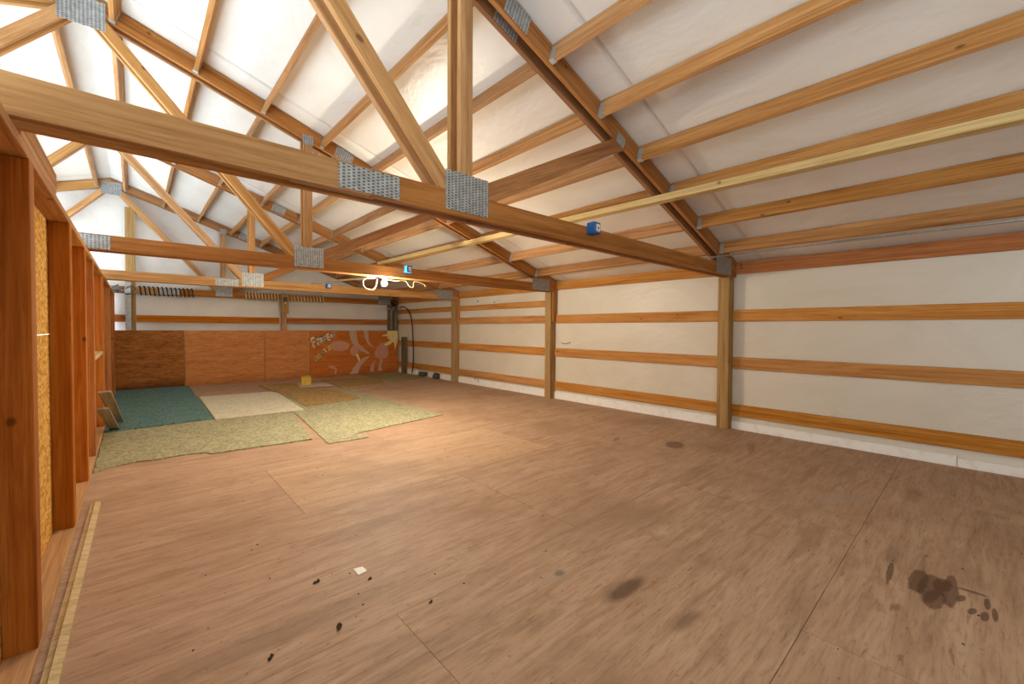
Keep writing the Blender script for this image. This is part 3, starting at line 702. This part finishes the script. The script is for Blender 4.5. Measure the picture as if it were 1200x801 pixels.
# bits on the floor in the corner
def lump(name, loc, s, m, label, cat, seed=1):
    r = random.Random(seed); bm = bmesh.new(); bmesh.ops.create_icosphere(bm, subdivisions=3, radius=1)
    ph = [r.uniform(0, 6) for _ in range(6)]
    for v in bm.verts:
        c = v.co.copy(); k = 1+.13*math.sin(4*c.x+ph[0])+.11*math.sin(5*c.y+ph[1])+.1*math.sin(6*c.z+ph[2])
        v.co = Vector((c.x*s[0]*k, c.y*s[1]*k, max(c.z, -.75)*s[2]*k))
    zmin = min(v.co.z for v in bm.verts)
    for v in bm.verts: v.co.z -= zmin
    for f in bm.faces: f.smooth = True
    o = mkobj(name, bm, m); o.location = loc; return tag(o, label, cat)
lump('plastic_bundle', (5.56, 10.02, .002), (.08, .13, .075), M_WHITE, 'crumpled white plastic on the floor at the foot of the black cable', 'plastic bag', 3)
lump('rubber_roll', (5.56, 9.62, .017), (.10, .10, .07), M_DGREY, 'round dark grey bundle on the floor near the right wall, left of the other one', 'bundle', 5)
t = thing('grey_bag', (5.60, 9.05, .0), 'upright dark grey bag on the floor between the farthest post and the corner', 'bag')
bm = bmesh.new(); bmesh.ops.create_cube(bm, size=1, matrix=Matrix.Translation((0, 0, .075)) @ Matrix.Diagonal((.09, .2, .15, 1))); bmesh.ops.subdivide_edges(bm, edges=list(bm.edges), cuts=4, use_grid_fill=True)
for v in bm.verts: v.co += Vector((.008*math.sin(40*v.co.z+20*v.co.y), .01*math.sin(35*v.co.z), 0)); 
for v in bm.verts: v.co.x *= 1-.5*max(0, v.co.z-.05)/.1
mkobj('body', bm, M_DGREY, t)

# small scraps on the plywood floor
def scrap(name, poly, z, m, label, cat, th=.0012):
    return tag(slab(name, poly, z, z+th, m, step=9), label, cat)
scrap('paper_scrap', [(.836, 2.165), (.882, 2.151), (.884, 2.100), (.836, 2.092)], .001, M_WHITE, 'small white paper scrap on the open plywood floor', 'paper')
def leaf(x, y, a, s, label, seed):
    bm = bmesh.new(); r = random.Random(seed); n = 9
    pts = [(s*math.cos(2*PI*i/n)*r.uniform(.7, 1.3), .45*s*math.sin(2*PI*i/n)*r.uniform(.6, 1.4)) for i in range(n)]
    top = [bm.verts.new((p[0], p[1], .006+.004*math.sin(i*2))) for i, p in enumerate(pts)]; bot = [bm.verts.new((p[0], p[1], .001)) for p in pts]
    bm.faces.new(top); bm.faces.new(bot[::-1])
    for i in range(n): bm.faces.new((top[i], bot[i], bot[(i+1) % n], top[(i+1) % n]))
    bmesh.ops.recalc_face_normals(bm, faces=bm.faces)
    o = mkobj('dry_leaf', bm, M_LEAF); o.location = (x, y, .0008); o.rotation_euler = (0, 0, a); tag(o, label, 'leaf', 'dark bits on the floor')
M_LEAF = plain('dry_leaf_brown', srgb(62, 46, 26), .8)
leaf(.657, 2.171, .4, .020, 'dark crumpled bit left of the white paper scrap', 1)
leaf(.626, 1.778, 1.2, .020, 'dark torn bit on the floor nearer than the paper scrap', 2)
leaf(.372, 1.783, .9, .016, 'leftmost small dark bit on the bare floor', 3)
leaf(.865, 2.02, .3, .010, 'tiny dark bit just in front of the paper scrap', 4)
leaf(1.0, 1.66, .3, .010, 'tiny dark bit at the plywood joint right of the paper scrap', 5)
rd = random.Random(11); bm = bmesh.new()
for _ in range(150):
    x, y = rd.uniform(.1, 5.3), rd.uniform(-.1, 4.4); s = rd.uniform(.0015, .0045)
    bmesh.ops.create_cube(bm, size=1, matrix=Matrix.Translation((x, y, .0025)) @ Matrix.Rotation(rd.uniform(0, 3), 4, 'Z') @ Matrix.Diagonal((s*2, s, .003, 1)))
tag(mkobj('floor_crumbs', bm, M_LEAF), 'fine dark crumbs scattered over the plywood floor', 'crumbs', kind='stuff')
# torn tag nailed between two purlins, and marks on the wall sheet
t = thing('torn_tag', (3.50, 1.20, R(3.50)-.002), 'small torn black and white tag stuck to the roof sheet on the right', 'tag')
bm = bmesh.new(); addbox(bm, (-.035, -.012, -.012), (.035, .012, 0)); mkobj('scrap', bm, M_BLACK, t)
bm = bmesh.new(); addbox(bm, (-.005, -.02, -.018), (.03, .002, -.0125)); mkobj('paper', bm, M_WHITE, t)
tag(tube('bent_wire', spline([(5.694, 5.0, 1.02), (5.685, 4.93, 1.00), (5.69, 4.85, 1.01), (5.685, 4.78, 1.03)], 6), .005, M_BLACK), 'short bent black wire on the right wall between the first two posts', 'wire')
tag(tube('dry_twig', spline([(5.65, 7.55, .17), (5.64, 7.5, .13), (5.65, 7.42, .16), (5.64, 7.35, .08)], 6), .006, M_POST), 'small dry twig hanging below the lowest girt by the farthest post', 'twig')
